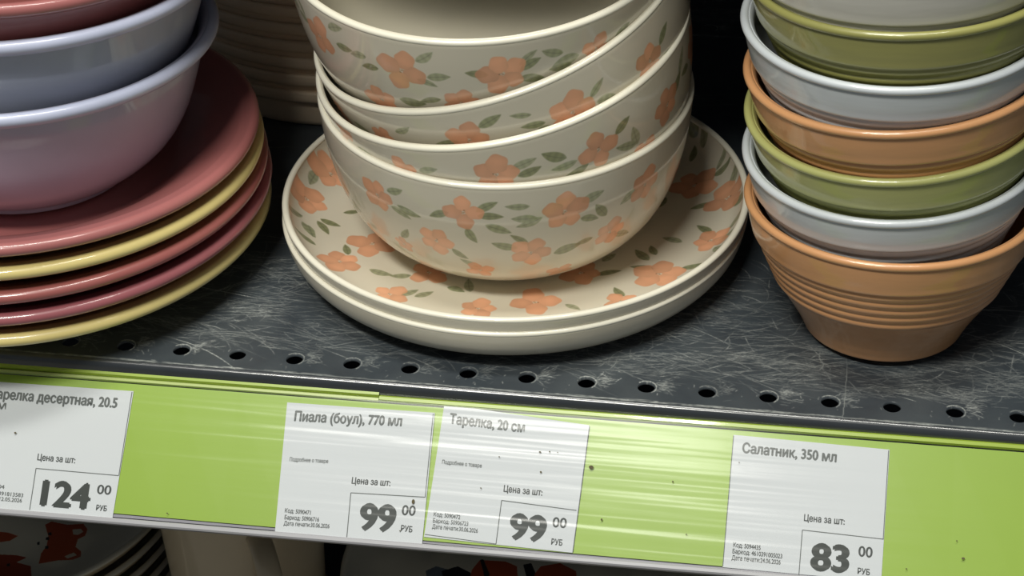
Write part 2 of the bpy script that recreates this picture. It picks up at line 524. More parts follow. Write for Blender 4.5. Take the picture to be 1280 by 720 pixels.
# clear cover: thin sheet with faint rolled ripples
def cover_material():
    m = bpy.data.materials.new('clear_cover_film'); m.use_nodes = True
    nt = m.node_tree; nt.nodes.clear()
    out = nt.nodes.new('ShaderNodeOutputMaterial')
    tr = nt.nodes.new('ShaderNodeBsdfTransparent'); tr.inputs[0].default_value = (.97, .98, .97, 1)
    gl = nt.nodes.new('ShaderNodeBsdfGlossy'); gl.inputs['Roughness'].default_value = .17
    gl.inputs[0].default_value = (1, 1, 1, 1)
    fr = nt.nodes.new('ShaderNodeFresnel'); fr.inputs[0].default_value = 1.5
    mul = nt.nodes.new('ShaderNodeMath'); mul.operation = 'MULTIPLY'; mul.inputs[1].default_value = 0.22
    nt.links.new(fr.outputs[0], mul.inputs[0])
    mx = nt.nodes.new('ShaderNodeMixShader')
    nt.links.new(mul.outputs[0], mx.inputs[0]); nt.links.new(tr.outputs[0], mx.inputs[1]); nt.links.new(gl.outputs[0], mx.inputs[2])
    tc = nt.nodes.new('ShaderNodeTexCoord'); mp = nt.nodes.new('ShaderNodeMapping')
    mp.inputs['Scale'].default_value = (4, 170, 170)
    nt.links.new(tc.outputs['Object'], mp.inputs[0])
    n = nt.nodes.new('ShaderNodeTexNoise'); n.inputs['Scale'].default_value = 1.0; n.inputs['Detail'].default_value = 2
    nt.links.new(mp.outputs[0], n.inputs['Vector'])
    bp = nt.nodes.new('ShaderNodeBump'); bp.inputs['Strength'].default_value = .35; bp.inputs['Distance'].default_value = .0012
    nt.links.new(n.outputs[0], bp.inputs['Height'])
    nt.links.new(bp.outputs[0], gl.inputs['Normal'])
    nt.links.new(mx.outputs[0], out.inputs[0])
    return m
def speck(px, py, a, b):
    x, t = on_rail(px, py, .8); bm = bmesh.new()
    bm.faces.new([bm.verts.new(rail(x + .6 * a * math.cos(q), t + .6 * b * math.sin(q) / 50, .85) * S) for q in [2 * PI * k / 8 for k in range(8)]])
    me = bpy.data.meshes.new('dirt_speck'); bm.to_mesh(me); bm.free()
    return link('dirt_speck', me, DIRT, railroot, False)
DIRT = mat('dirt', (92, 84, 60), rough=.9)
for q in ((516.5, 627, 1.0, 1.6), (500, 663.5, .5, .4), (675, 565, .8, .5), (687, 564.5, .5, .5), (697, 565.5, .4, .3), (676, 590, .7, .6), (624, 571, .5, .4), (601, 610, .5, .4),
          (739, 584, 1.6, 1.2), (752, 649.5, .6, .8), (841, 602, .5, .6), (858, 668, .5, .4), (19, 541, .9, .6), (209, 641.5, .7, .4), (1204, 698, 1.1, .7), (1196, 676, .4, .5), (1133, 711, .6, .4), (924, 578, .4, .3)):
    speck(*q)
cov = rail_strip('clear_cover', [(-.075, .55), (.3, .75), (.7, .75), (('b', -.05), .62)], RX0, RX1, cover_material(), railroot, 60)

# ------------------------------------------------------------------ price tags
PAPER = mat('price_tag_paper', (203, 206, 211), rough=0.6, noise=.01, nscale=20)
INK = mat('price_tag_ink', (62, 66, 66), rough=0.6)
INKB = mat('price_tag_black_ink', (40, 46, 44), rough=0.55)
INKG = mat('price_tag_grey_ink', (92, 96, 96), rough=0.6)
dg = bpy.context.evaluated_depsgraph_get()

def text_mesh(s, bold):
    cu = bpy.data.curves.new('t', 'FONT'); cu.body = s; cu.size = 1.0; cu.offset = 0.0; cu.resolution_u = 4
    cu.fill_mode = 'FRONT'
    ob = bpy.data.objects.new('t', cu); COL.objects.link(ob)
    bpy.context.view_layer.update()
    g = bpy.context.evaluated_depsgraph_get()
    me = bpy.data.meshes.new_from_object(ob.evaluated_get(g))
    bpy.data.objects.remove(ob); bpy.data.curves.remove(cu)
    # one letter is drawn as three crossing bars that fill wrongly: rebuild it from its bars
    V = [v.co.copy() for v in me.vertices]; e = 1e-3
    def bar(i):
        a, b, c, d = V[i:i + 4]
        return abs(a.x - b.x) < e and abs(b.y - c.y) < e and abs(c.x - d.x) < e and abs(a.y - d.y) < e and abs(a.x - c.x) > e
    bad = set(); quads = []; i = 0
    while i + 12 <= len(V):
        if bar(i) and bar(i + 4) and bar(i + 8):
            bad.update(range(i, i + 12)); quads += [(i, i + 1, i + 2, i + 3), (i + 4, i + 5, i + 6, i + 7), (i + 8, i + 9, i + 10, i + 11)]; i += 12
        else: i += 1
    if quads:
        F = [tuple(p.vertices) for p in me.polygons if not (set(p.vertices) & bad)] + quads
        me2 = bpy.data.meshes.new('t'); me2.from_pydata(V, [], F); me2.update()
        return me2
    return me

def print_text(parent, s, p0, p1, hpx, bold=.0, m=INK, name='printed_text', n=.12, capref='H'):
    """letters on the tag face between two baseline points, hpx tall capitals"""
    x0, t0 = on_rail(*p0, n); x1, t1 = on_rail(*p1, n)
    me = text_mesh(s, bold)
    co = np.empty(len(me.vertices) * 3); me.vertices.foreach_get('co', co); co = co.reshape(-1, 3)
    wmin, wmax = co[:, 0].min(), co[:, 0].max()
    cap = 0.729
    x0u, t0u = on_rail(p0[0], p0[1] - hpx, n)
    dt = t0u - t0
    dxu = x0u - x0                      # the tag's own upright leans with the tag
    if bold:
        bm = bmesh.new(); bm.from_mesh(me)
        for off in ((bold, 0, .012), (-bold, 0, .024), (0, bold * .7, .036), (0, -bold * .7, .048)):
            g = bmesh.ops.duplicate(bm, geom=[f for f in bm.faces if f.index >= 0][:len(me.polygons)])
            bmesh.ops.translate(bm, verts=[v for v in g['geom'] if isinstance(v, bmesh.types.BMVert)], vec=off)
            bm.faces.ensure_lookup_table()
        bm.to_mesh(me); bm.free()
        co = np.empty(len(me.vertices) * 3); me.vertices.foreach_get('co', co); co = co.reshape(-1, 3)
    new = np.empty_like(co)
    for i, (a, b_, lift) in enumerate(co):
        u = (a - wmin) / (wmax - wmin); v = b_ / cap
        X = x0 + (x1 - x0) * u + dxu * .0 * v
        T = t0 + (t1 - t0) * u + dt * v
        P = rail(X, T, n + lift) * S
        new[i] = P
    me.vertices.foreach_set('co', new.ravel()); me.update()
    return link(name, me, m, parent, False)

def quad_on_rail(corners, n, name, m, parent, thick=.12):
    """corners: (x, t) TL, TR, BR, BL"""
    bm = bmesh.new()
    N = 6
    def at(u, v, nn):
        (a, b_), (c, d), (e, f), (g, h) = corners
        x = (a * (1 - u) + c * u) * (1 - v) + (g * (1 - u) + e * u) * v
        t = (b_ * (1 - u) + d * u) * (1 - v) + (h * (1 - u) + f * u) * v
        return rail(x, t, nn) * S
    G = [[bm.verts.new(at(i / N, j / N, n)) for i in range(N + 1)] for j in range(N + 1)]
    H = [[bm.verts.new(at(i / N, j / N, n - thick)) for i in range(N + 1)] for j in range(N + 1)]
    for j in range(N):
        for i in range(N):
            bm.faces.new([G[j][i], G[j + 1][i], G[j + 1][i + 1], G[j][i + 1]])
            bm.faces.new([H[j][i], H[j][i + 1], H[j + 1][i + 1], H[j + 1][i]])
    for i in range(N):
        bm.faces.new([G[0][i], G[0][i + 1], H[0][i + 1], H[0][i]])
        bm.faces.new([G[N][i], H[N][i], H[N][i + 1], G[N][i + 1]])
        bm.faces.new([G[i][0], H[i][0], H[i + 1][0], G[i + 1][0]])
        bm.faces.new([G[i][N], G[i + 1][N], H[i + 1][N], H[i][N]])
    bmesh.ops.recalc_face_normals(bm, faces=bm.faces)
    me = bpy.data.meshes.new(name); bm.to_mesh(me); bm.free()
    return link(name, me, m, parent, False)

def line_on_tag(parent, pa, pb, wpx, n, m=INKG):
    """a thin printed rule between two points"""
    dx, dy = pb[0] - pa[0], pb[1] - pa[1]; L = math.hypot(dx, dy); ox, oy = -dy / L * wpx / 2, dx / L * wpx / 2
    q = [on_rail(pa[0] + ox, pa[1] + oy, n), on_rail(pb[0] + ox, pb[1] + oy, n), on_rail(pb[0] - ox, pb[1] - oy, n), on_rail(pa[0] - ox, pa[1] - oy, n)]
    bm = bmesh.new(); bm.faces.new([bm.verts.new(rail(x, t, n) * S) for (x, t) in q])
    me = bpy.data.meshes.new('printed_rule'); bm.to_mesh(me); bm.free()
    return link('printed_rule', me, m, parent, False)

def price_tag(label, px, n):
    c = [on_rail(*p, n) for p in px]
    o = quad_on_rail(c, n, 'price_tag', PAPER, None)
    tag(o, label, 'price tag', 'price tags in the rail')
    return o

T1 = price_tag('white price tag reading 124 below the pink and yellow plates', [(-28, 475.5), (167, 489), (140.5, 648), (-54, 632.5)], 0.0)
print_text(T1, 'Тарелка десертная, 20.5', (-12.5, 497.5), (145.5, 509.5), 12.5, .042, INKG)
print_text(T1, 'см', (-13, 510.3), (6.5, 512), 11, .022, INKG)
print_text(T1, 'Цена за шт:', (46.5, 575), (93.5, 579), 8, .022, INK)
print_text(T1, '124', (51.5, 631), (109, 636), 32.5, .05, INKB)
print_text(T1, '00', (121, 617), (138, 618.3), 12, .02, INK)
print_text(T1, 'РУБ', (120, 637.5), (133, 639), 6.8, .026, INK)
print_text(T1, 'Код: 5092204', (-40, 607), (5, 611), 5, .014, INKG)
print_text(T1, 'Баркод: 4610391813583', (-44, 615), (28.5, 621.5), 5, .014, INKG)
print_text(T1, 'Дата печати: 12.05.2026', (-45, 622), (27, 628), 5, .014, INKG)
line_on_tag(T1, (45, 585.5), (148, 594.5), 1.1, .06)
line_on_tag(T1, (45, 585.5), (37, 637.5), 1.1, .06)
line_on_tag(T1, (165, 490), (148.5, 594.5), 1.0, .06)

T3 = price_tag('white price tag for the 20 cm plate, second of the two 99 tags', [(555.5, 505), (736.5, 531.5), (715.5, 691), (530, 671)], 0.0)
print_text(T3, 'Тарелка, 20 см', (562, 529), (655, 540.5), 12.5, .042, INKG)
print_text(T3, 'Подробнее о товаре', (552.5, 579.5), (602, 584.5), 5, .014, INKG)
print_text(T3, 'Цена за шт:', (629.5, 614.5), (677.5, 619.5), 8.3, .026, INK)
print_text(T3, '99', (637.5, 673), (679.5, 677), 33, .05, INK)
print_text(T3, '00', (690.5, 658.5), (707.5, 660), 13, .02, INK)
print_text(T3, 'РУБ', (689, 680.5), (702.5, 682), 7.5, .026, INK)
print_text(T3, 'Код: 5090472', (542, 645), (575, 649), 5.5, .014, INKG)
print_text(T3, 'Баркод: 50906723', (541, 653), (585, 657.3), 5.5, .014, INKG)
print_text(T3, 'Дата печати:30.06.2026', (540, 660.5), (597, 666), 5.5, .014, INKG)
line_on_tag(T3, (627, 625.5), (720.5, 638), 1.1, .06)
line_on_tag(T3, (627, 625.5), (620, 680), 1.1, .06)
line_on_tag(T3, (737, 533), (716, 690), 1.0, .06)
line_on_tag(T3, (531, 668), (620, 680), 1.0, .06)

T2 = price_tag('white price tag for the 770 ml bowl, first of the two 99 tags', [(359, 503), (543.5, 516), (527.5, 681), (343.5, 666.5)], 0.25)
print_text(T2, 'Пиала (боул), 770 мл', (368, 526), (501.5, 532.5), 12.5, .042, INKG, n=.34)
print_text(T2, 'Подробнее о товаре', (362, 576.3), (410, 578.8), 5, .014, INKG, n=.34)
print_text(T2, 'Цена за шт:', (439.5, 604.5), (487.5, 607.5), 8.3, .026, INK, n=.34)
print_text(T2, '99', (449.5, 661.5), (491, 664.3), 34, .05, INK, n=.34)
print_text(T2, '00', (502, 643.5), (518.5, 644.5), 13, .02, INK, n=.34)
print_text(T2, 'РУБ', (501, 663.5), (515, 665.5), 7.5, .026, INK, n=.34)
print_text(T2, 'Код: 5090471', (356, 640.5), (388, 643.5), 5.5, .014, INK, n=.34)
print_text(T2, 'Баркод: 50906716', (355.5, 649), (398.5, 652), 5.5, .014, INK, n=.34)
print_text(T2, 'Дата печати:30.06.2026', (354.5, 656.5), (411.5, 660.3), 5.5, .014, INK, n=.34)
line_on_tag(T2, (438.5, 616), (531.5, 621.5), 1.1, .31)
line_on_tag(T2, (438.5, 616), (433.5, 671.5), 1.1, .31)
line_on_tag(T2, (541.5, 517), (531.5, 621.5), 1.0, .31)

T4 = price_tag('white price tag reading 83 below the orange bowl stack', [(917, 543.5), (1112, 562), (1101.5, 727), (903, 709)], 0.0)
print_text(T4, 'Салатник, 350 мл', (928, 565.5), (1045, 577.5), 12.5, .042, INKG)
print_text(T4, 'Цена за шт:', (1005, 651), (1055.5, 655.8), 8.5, .022, INK)
print_text(T4, '83', (1014.5, 711.5), (1058.5, 715), 34, .05, INKB)
print_text(T4, '00', (1073, 695), (1090, 697), 13.5, .02, INK)
print_text(T4, 'РУБ', (1072, 717), (1087, 719), 7.5, .026, INK)
print_text(T4, 'Код: 5094435', (916.5, 683.5), (950.5, 687.5), 5.8, .014, INK)
print_text(T4, 'Баркод: 4610391005023', (915.5, 691.5), (977.5, 698), 5.8, .014, INK)
print_text(T4, 'Дата печати:24.06.2026', (914.5, 699.5), (975.5, 705.5), 5.8, .014, INK)
line_on_tag(T4, (1003, 662.5), (1104.5, 674), 1.1, .06)
line_on_tag(T4, (1003, 662.5), (998.5, 720), 1.1, .06)
line_on_tag(T4, (1110.8, 563), (1104, 674), 1.0, .06)
line_on_tag(T4, (917, 544.5), (903.5, 708), 1.0, .06)

# ------------------------------------------------------------------ floral plates and bowls (middle stack)
BP = catmull([(0, 1.6), (31, 1.4), (34, 0.2), (36, 0.0), (37.4, 1.4), (47, 4.2), (57.5, 9.8), (65.8, 19.2), (71.1, 30.5), (74.5, 43), (76.6, 56), (77.5, 67.5)], 5)
NB = len(BP)
BI = catmull([(77.3, 68.9), (76.2, 69.5), (75.0, 68.9), (73.8, 56), (71.4, 43), (68, 31.5), (62.6, 21.5), (54.5, 12.8), (45, 7.6), (33, 4.6), (16, 4.0), (0, 4.0)], 4)
bowl_me, BS = lathe_mesh('bowl', BP + BI, 160, NB)
BSA = np.array(BS); BZA = np.array([p[1] for p in BP]); BRA = np.array([p[0] for p in BP])
rim_me = ring_mesh('rim', 76.2, 68.5, 1.5, 1.35)
H_BOWL = 67.5

def floral_bowl(label, rimc, nxy, flowers, leaves, seed, spin):
    me = bowl_me.copy()
    o = link('bowl', me)
    pose(o, rimc, nxy, H_BOWL, spin)
    rg = random.Random(seed)
    W_, K = 2048, 4.0
    H_ = int(BSA[-1] * K)
    pr = Print(W_, H_, BASE_CREAM)
    fl, lf = [], []
    outer = [p for p in BP[int(NB * .3):]]
    zs = outer
    for (px, py, rp) in flowers:
        h = on_lathe(o, outer, px, py)
        if h: fl.append((h[0], h[2], rp / 2.95))
    for (px, py) in leaves:
        h = on_lathe(o, outer, px, py)
        if h: lf.append((h[0], h[2]))
    # the same print goes on round the back
    seen = [f[0] for f in fl]
    for z0 in (18, 36, 56):
        n_ = 9
        for k in range(n_):
            th = 2 * PI * (k + rg.uniform(-.2, .2) + (.5 if z0 == 36 else 0)) / n_ - PI
            if min([abs((th - s_ + PI) % (2 * PI) - PI) for s_ in seen] + [9]) < .33: continue
            fl.append((th, z0 + rg.uniform(-4, 4), rg.uniform(7.5, 9.5)))
            for _ in range(3):
                lf.append((th + rg.choice((-1, 1)) * rg.uniform(.15, .25), z0 + rg.uniform(-8, 8)))
    i0 = int(NB * .3)
    def st(th, z):
        s_ = float(np.interp(z, BZA[i0:], BSA[i0:])); r = float(np.interp(z, BZA[i0:], BRA[i0:]))
        return (th % (2 * PI)) / (2 * PI) * W_, s_ / BSA[-1] * H_, W_ / (2 * PI * r), H_ / BSA[-1], r, s_
    for (th, z) in lf:
        cx, cy, kx, ky, r, s_ = st(th, z)
        best = min(fl, key=lambda f: math.hypot(((f[0] - th + PI) % (2 * PI) - PI) * r, f[1] - z)) if fl else (th - .1, z, 8)
        ddx = ((th - best[0] + PI) % (2 * PI) - PI) * r; ddz = z - best[1]
        ang = math.atan2(ddz * .8, ddx) + rg.uniform(-.35, .35)
        L = rg.uniform(4.2, 6.0)
        pr.stamp(cx, cy, kx, ky, L * 1.2, leaf_fn(L, ang, rg, .28))
    for (th, z, R) in fl:
        cx, cy, kx, ky, r, s_ = st(th, z)
        pr.stamp(cx, cy, kx, ky, R * 1.3, flower_fn(R, rg.uniform(0, 6.28), rg, .3))
    me.materials.append(print_material('floral_print_glaze', pr)); me.materials.append(CREAM)
    link('rim', rim_me if not rim_me.materials else rim_me, None, o)
    if not rim_me.materials: rim_me.materials.append(RIMW)
    tag(o, label, 'bowl', 'cream floral bowls in the middle stack')
    return o

floral_bowl('cream floral bowl standing on the floral plate, lowest of its stack', (119.4, 94.6, 78.4), (.009, -.055),
    [(472, 244, 24), (579, 266, 27), (545, 301, 23), (706, 265, 28), (663, 316, 25), (762, 290, 22), (806, 231, 24), (600, 338, 18), (700, 338, 18), (505, 305, 14)],
    [(493, 239), (501, 266), (511, 265), (506, 292), (548, 268), (608, 259), (613, 271), (621, 286), (589, 295), (575, 318), (586, 329), (646, 259), (655, 274), (661, 279), (741, 246), (751, 263), (737, 273), (709, 311), (729, 302), (630, 308), (649, 300), (786, 246), (777, 292), (623, 287)], 11, 0.0)
floral_bowl('cream floral bowl tilted in the stack, second from the bottom', (118.2, 93.6, 100.6), (-.182, -.121),
    [(748, 188, 27), (620, 219, 27), (505, 213, 20), (834, 131, 24), (806, 189, 20), (430, 160, 20)],
    [(655, 205), (662, 215), (692, 196), (705, 208), (778, 157), (783, 183), (794, 170), (535, 213), (458, 192), (856, 88), (846, 104), (720, 215)], 12, 0.9)
floral_bowl('cream floral bowl tilted most, third from the bottom of its stack', (116.0, 95.4, 117.8), (-.28, -.14),
    [(716, 141, 27), (587, 176, 26), (480, 172, 17), (812, 77, 25)],
    [(612, 152), (503, 163), (746, 110), (760, 124), (666, 157), (650, 145), (829, 42), (836, 66), (676, 165), (560, 180)], 13, 2.0)
floral_bowl('cream floral bowl on top of the middle stack, dark inside', (111.6, 92.6, 144.6), (-.01, -.12),
    [(400, 46, 28), (502, 88, 29), (628, 93, 27), (744, 62, 20), (478, 125, 23), (577, 129, 22)],
    [(530, 72), (548, 97), (534, 104), (447, 69), (462, 84), (430, 60), (418, 35), (595, 93), (660, 72), (663, 80), (666, 98), (778, 38), (706, 77), (700, 84), (516, 128), (537, 126), (690, 66)], 14, 3.1)

PO = catmull([(0, 1.4), (64, 1.4), (67, .2), (70, 0), (73, .4), (76, 1.2), (85, 2.8), (92.5, 6), (97, 10.8), (99.0, 15.5), (99.8, 20)], 4)
PI_ = catmull([(99.6, 20.9), (98.6, 21.4), (97.4, 20.8), (95.8, 16.5), (91.5, 11.4), (84, 7.8), (72, 5.6), (60, 4.4), (40, 4.0), (20, 4.0), (0, 4.0)], 4)
plate_me, _ = lathe_mesh('plate', PO + PI_, 176, len(PO))
prim = ring_mesh('rim', 98.5, 20.6, 1.5, 1.2, 176); prim.materials.append(RIMW)
# planar print coordinates on the inside
def plate_uv(me, R):
    uv = me.uv_layers[0].data
    for p in me.polygons:
        if p.material_index == 1:
            for li in p.loop_indices:
                c = me.vertices[me.loops[li].vertex_index].co
                uv[li].uv = (.5 + c.x / S / (2 * R), .5 + c.y / S / (2 * R))
def floral_plate(label, rimc, seed, flowers, leaves, nxy=(0, 0)):
    me = plate_me.copy(); plate_uv(me, 101)
    o = link('dinner_plate', me); pose(o, rimc, nxy, 20.0, 0)
    rg = random.Random(seed); N_ = 1024; K = N_ / 202.0
    pr = Print(N_, N_, BASE_CREAM)
    fl, lf = [], []
    for (px, py, rp) in flowers:
        h = on_lathe(o, PI_, px, py, True)
        if h: fl.append((h[1] * math.cos(h[0]), h[1] * math.sin(h[0]), rp / 2.75))
    for (px, py) in leaves:
        h = on_lathe(o, PI_, px, py, True)
        if h: lf.append((h[1] * math.cos(h[0]), h[1] * math.sin(h[0])))
    for _ in range(240):
        a = rg.uniform(0, 6.28); r = rg.uniform(15, 90); x, y = r * math.cos(a), r * math.sin(a)
        if min([math.hypot(x - f[0], y - f[1]) for f in fl] + [99]) > 29: fl.append((x, y, 10))
    if len(fl) > 0:
        for _ in range(160):
            x, y = rg.uniform(-88, 88), rg.uniform(10, 88)
            if math.hypot(x, y) < 92 and min([math.hypot(x - f[0], y - f[1]) for f in fl]) > 13 and min([math.hypot(x - f[0], y - f[1]) for f in lf] + [99]) > 10: lf.append((x, y))
    for (x, y) in lf:
        b_ = min(fl, key=lambda f: math.hypot(f[0] - x, f[1] - y))
        ang = math.atan2(y - b_[1], x - b_[0]) + rg.uniform(-.5, .5); L = rg.uniform(4.2, 5.8)
        pr.stamp((x + 101) * K, (y + 101) * K, K, K, L * 1.2, leaf_fn(L, ang, rg, .28, .92))
    for (x, y, R) in fl:
        pr.stamp((x + 101) * K, (y + 101) * K, K, K, R * 1.3, flower_fn(R, rg.uniform(0, 6.28), rg, .3, .97))
    me.materials.append(CREAM); me.materials.append(print_material('floral_plate_print', pr))
    link('rim', prim, None, o)
    tag(o, label, 'plate', 'cream floral plates under the middle stack')
    return o
PF = [(383, 249, 25), (414, 218, 27), (425, 327, 25), (465, 305, 28), (536, 341, 25), (487, 368, 22), (597, 386, 22), (668, 378, 30), (726, 341, 24), (824, 343, 29), (888, 301, 22), (867, 232, 28), (909, 248, 27), (776, 377, 20)]
PL = [(391, 223), (386, 288), (367, 265), (388, 289), (404, 285), (413, 279), (441, 265), (433, 312), (381, 297), (476, 341), (500, 345), (512, 366), (530, 368), (570, 362), (586, 357), (761, 341), (761, 322), (802, 319), (816, 313), (840, 300), (802, 335), (880, 287), (866, 333), (716, 384), (773, 365), (874, 258), (899, 311), (920, 274), (915, 289), (824, 364), (925, 249), (866, 193), (879, 172), (904, 195), (903, 212), (917, 220), (866, 160)]
floral_plate('cream floral plate directly under the bowls, upper of two', (121.8, 97.8, 26.4), 21, PF, PL)
floral_plate('cream floral plate lying on the shelf, lower of two', (121.4, 97.4, 20.0), 22, [], [])

# ------------------------------------------------------------------ left stack: coloured plates and lilac bowls
LO = catmull([(0, 1.4), (52, 1.4), (56, .1), (59, 0), (61, 1.2), (72, 5.6), (84, 11.2), (94, 16.2), (98.5, 18.0)], 4)
LL = [(99.6 + 2.9 * math.cos(a), 20.6 + 2.7 * math.sin(a)) for a in [math.radians(q) for q in range(-75, 121, 15)]]
LI = catmull([(95.5, 22.6), (88, 19.2), (80, 15), (73, 9.8), (65, 4.6), (57, 2.6), (40, 2.3), (0, 2.3)], 4)
lp_me, _ = lathe_mesh('plate', LO + LL + LI, 176)
LC = [  # label, rim centre, tilt, glaze
    ('butter yellow plate at the very bottom of the left stack, on the shelf', (-84.7, 66.8, 19.5), (.0, .0), YELL),
    ('mauve rose plate directly above the bottom yellow plate', (-83.4, 66.9, 29.8), (-.008, -.006), ROSE2),
    ('darker rose plate in the middle of the left plate stack', (-84.2, 66.6, 39.4), (-.004, -.0), ROSE),
    ('butter yellow plate just under the topmost pink plate', (-85.3, 66.8, 50.0), (.02, .008), YELL),
    ('dusty pink plate on top, carrying the lilac bowls', (-86.4, 66.4, 60.3), (.032, .016), PINK)]
for lab, c, nxy, m in LC:
    me = lp_me.copy(); me.materials.append(m); me.materials.append(m)
    o = link('dessert_plate', me); pose(o, c, nxy, 19.5, 0)
    tag(o, lab, 'plate', 'coloured dessert plates in the left stack')

VO = catmull([(0, 1.5), (38, 1.5), (40.5, .1), (42, 0), (43.8, .8), (45.6, 3.6), (54.2, 8.8), (62.8, 17.2), (69.2, 28), (73.6, 40.5), (76.6, 51), (78.6, 58.4)], 5)
VI = catmull([(80.6, 64.6), (78.4, 64.2), (75.6, 60), (73.2, 51), (70.0, 41), (65.4, 29.5), (59, 19.5), (50, 12), (38, 6.5), (0, 5)], 4)
vb_me, _ = lathe_mesh('bowl', VO + VI, 160)
VR = catmull([(78.6, 58.2), (80.6, 58.8), (82.8, 60.0), (84.1, 61.6), (84.3, 63.2), (83.6, 64.6), (82.2, 65.3), (80.4, 65.0), (78.8, 63.2)], 3)
vr_me, _ = lathe_mesh('rim', VR, 160)
for lab, c, nxy, m, m2 in (
    ('lilac serving bowl with pale rim standing on the pink plate', (-80.5, 67.6, 104.8), (.02, .03), LILAC, LILACR),
    ('pale periwinkle bowl nested in the lilac bowl', (-76.5, 69.5, 134.5), (.03, .03), PERI, LILACR),
    ('dusty rose bowl on top of the left stack', (-76.8, 69.8, 151.8), (.06, .01), ROSE, PINK)):
    me = vb_me.copy(); me.materials.append(m)
    o = link('bowl', me); pose(o, c, nxy, 61.8, 0)
    r_ = vr_me.copy(); r_.materials.append(m2); link('rim', r_, None, o)
    tag(o, lab, 'bowl', 'wide bowls in the left stack')

# ------------------------------------------------------------------ right stack: ribbed salad bowls
body = [(0, 1.5), (28, 1.5), (30.5, .1), (31.6, 0), (32.2, .6), (33.2, 3), (35.6, 8), (38.4, 13), (41.4, 18), (44.1, 22.5)]
RO = catmull(body, 5)
zz = 22.5; rr_ = 44.1
for k in range(5):            # rounded ribs up the wall
    for q in range(1, 9):
        t = q / 8
        RO.append((rr_ + 1.7 * t + 0.95 * math.sin(PI * t) - .1, zz + 4.15 * t))
    rr_ += 1.7; zz += 4.15
RO += catmull([(rr_ + .2, zz + .1), (rr_ + 1.6, zz + .9), (54.8, 46.8), (55.7, 51), (56.4, 56.0)], 4)
RI = catmull([(54.2, 58.6), (52.4, 56), (51.4, 48), (49, 38), (44, 29), (38, 20), (31.5, 11), (26, 6), (14, 4.6), (0, 4.4)], 4)
rb_me, _ = lathe_mesh('bowl', RO + RI, 144)
rl_me = ring_mesh('rim', 55.9, 57.7, 1.7, 1.6)
n_ = 0
for lab, c, nxy, m in (
    ('ribbed orange salad bowl standing on the shelf, bottom of the right stack', (278.2, 58.4, 59.2), (-.02, .04), ORANGE),
    ('pale blue white bowl nested directly in the bottom orange bowl', (276.4, 59.6, 81.5), (-.07, -.04), PALEB),
    ('light green bowl in the right stack below an orange one', (276.3, 59.2, 100.3), (-.10, -.06), GREENL),
    ('orange salad bowl in the middle of the right stack', (275.3, 57.2, 118.8), (-.10, -.02), ORANGE),
    ('pale white bowl between the middle orange and upper green bowl', (273.6, 56.0, 138.0), (-.045, -.045), PALEB),
    ('olive green bowl near the top of the right stack', (274.8, 56.5, 156.2), (-.07, .0), GREEN),
    ('pale grey bowl on top of the right stack', (272.0, 57.0, 171.8), (-.055, .01), PALEG)):
    me = rb_me.copy(); me.materials.append(m)
    o = link('bowl', me); pose(o, c, nxy, 57.2, n_ * .7); n_ += 1
    r_ = rl_me.copy(); r_.materials.append(m); link('rim', r_, None, o)
    tag(o, lab, 'bowl', 'ribbed salad bowls in the right stack')

# ------------------------------------------------------------------ beige stack in the dark behind
KO = catmull([(0, 1), (78, 1), (82, 0), (85, .6), (86.8, 3), (87.6, 7), (88, 11), (88.2, 14.2), (90.6, 15.6), (91.2, 18), (90.8, 20.3)], 4)
KI = catmull([(89.6, 21), (87.6, 19.5), (86.5, 12), (80, 7), (66, 4.6), (0, 4.4)], 3)
k_me, _ = lathe_mesh('plate', KO + KI, 120); k_me.materials.append(BEIGE)
names = ['bottom', 'second lowest', 'third lowest', 'fourth lowest', 'fifth lowest', 'sixth lowest', 'seventh lowest', 'eighth lowest', 'ninth lowest', 'tenth lowest']
for k in range(10):
    o = link('soup_plate', k_me)
    o.location = Vector((8 + random.Random(k).uniform(-1, 1), 272, k * 8.9)) * S
    tag(o, 'beige deep plate, %s of the shaded stack at the back' % names[k], 'plate', 'beige plates stacked at the back')

# ------------------------------------------------------------------ lower shelf: fox print plates and a mug
def poly_mask(poly, X, Y):
    ins = np.zeros(X.shape, bool); n = len(poly)
    for i in range(n):
        x0, y0 = poly[i]; x1, y1 = poly[(i + 1) % n]
        c = ((y0 > Y) != (y1 > Y)) & (X < (x1 - x0) * (Y - y0) / ((y1 - y0) + 1e-9) + x0)
        ins ^= c
    return ins
def flat_print(polys, rest):
    """shapes given on the plate face in mm: (colour, outline)"""
    N_ = 768; a = np.empty((N_, N_, 3), np.float32); a[:] = np.array((200, 194, 176)) / 255
    g = (np.arange(N_) + .5) / N_ * 208 - 104
    X, Y = np.meshgrid(g, g)
    for (ox, oy, ro) in rest:
        c, s_ = math.cos(ro), math.sin(ro)
        U = (X - ox) * c + (Y - oy) * s_; V = -(X - ox) * s_ + (Y - oy) * c
        a[poly_mask([(-13, -9), (-8, 0), (-13, 14), (-4, 9), (4, 9), (12, 15), (9, 2), (12, -12), (2, -16)], U, V)] = np.array((160, 74, 42)) / 255
        for ex in (-4, 4): a[((U - ex) ** 2 + (V + 1) ** 2) < 2] = .1
    for col, q in polys:
        a[poly_mask(q, X, Y)] = np.array(col) / 255
    return a
FOX = glaze('fox_print_glaze', (206, 198, 178), noise=0)
def set_print(m, name, arr):
    im = image_from(name, arr)
    nt = m.node_tree; t = nt.nodes.new('ShaderNodeTexImage'); t.image = im
    uvn = nt.nodes.new('ShaderNodeUVMap'); uvn.uv_map = 'UVMap'
    nt.links.new(uvn.outputs[0], t.inputs[0]); nt.links.new(t.outputs[0], nt.nodes['Principled BSDF'].inputs['Base Color'])
FOX2 = glaze('fox_print_glaze_on_small_plates', (206, 198, 178), noise=0)
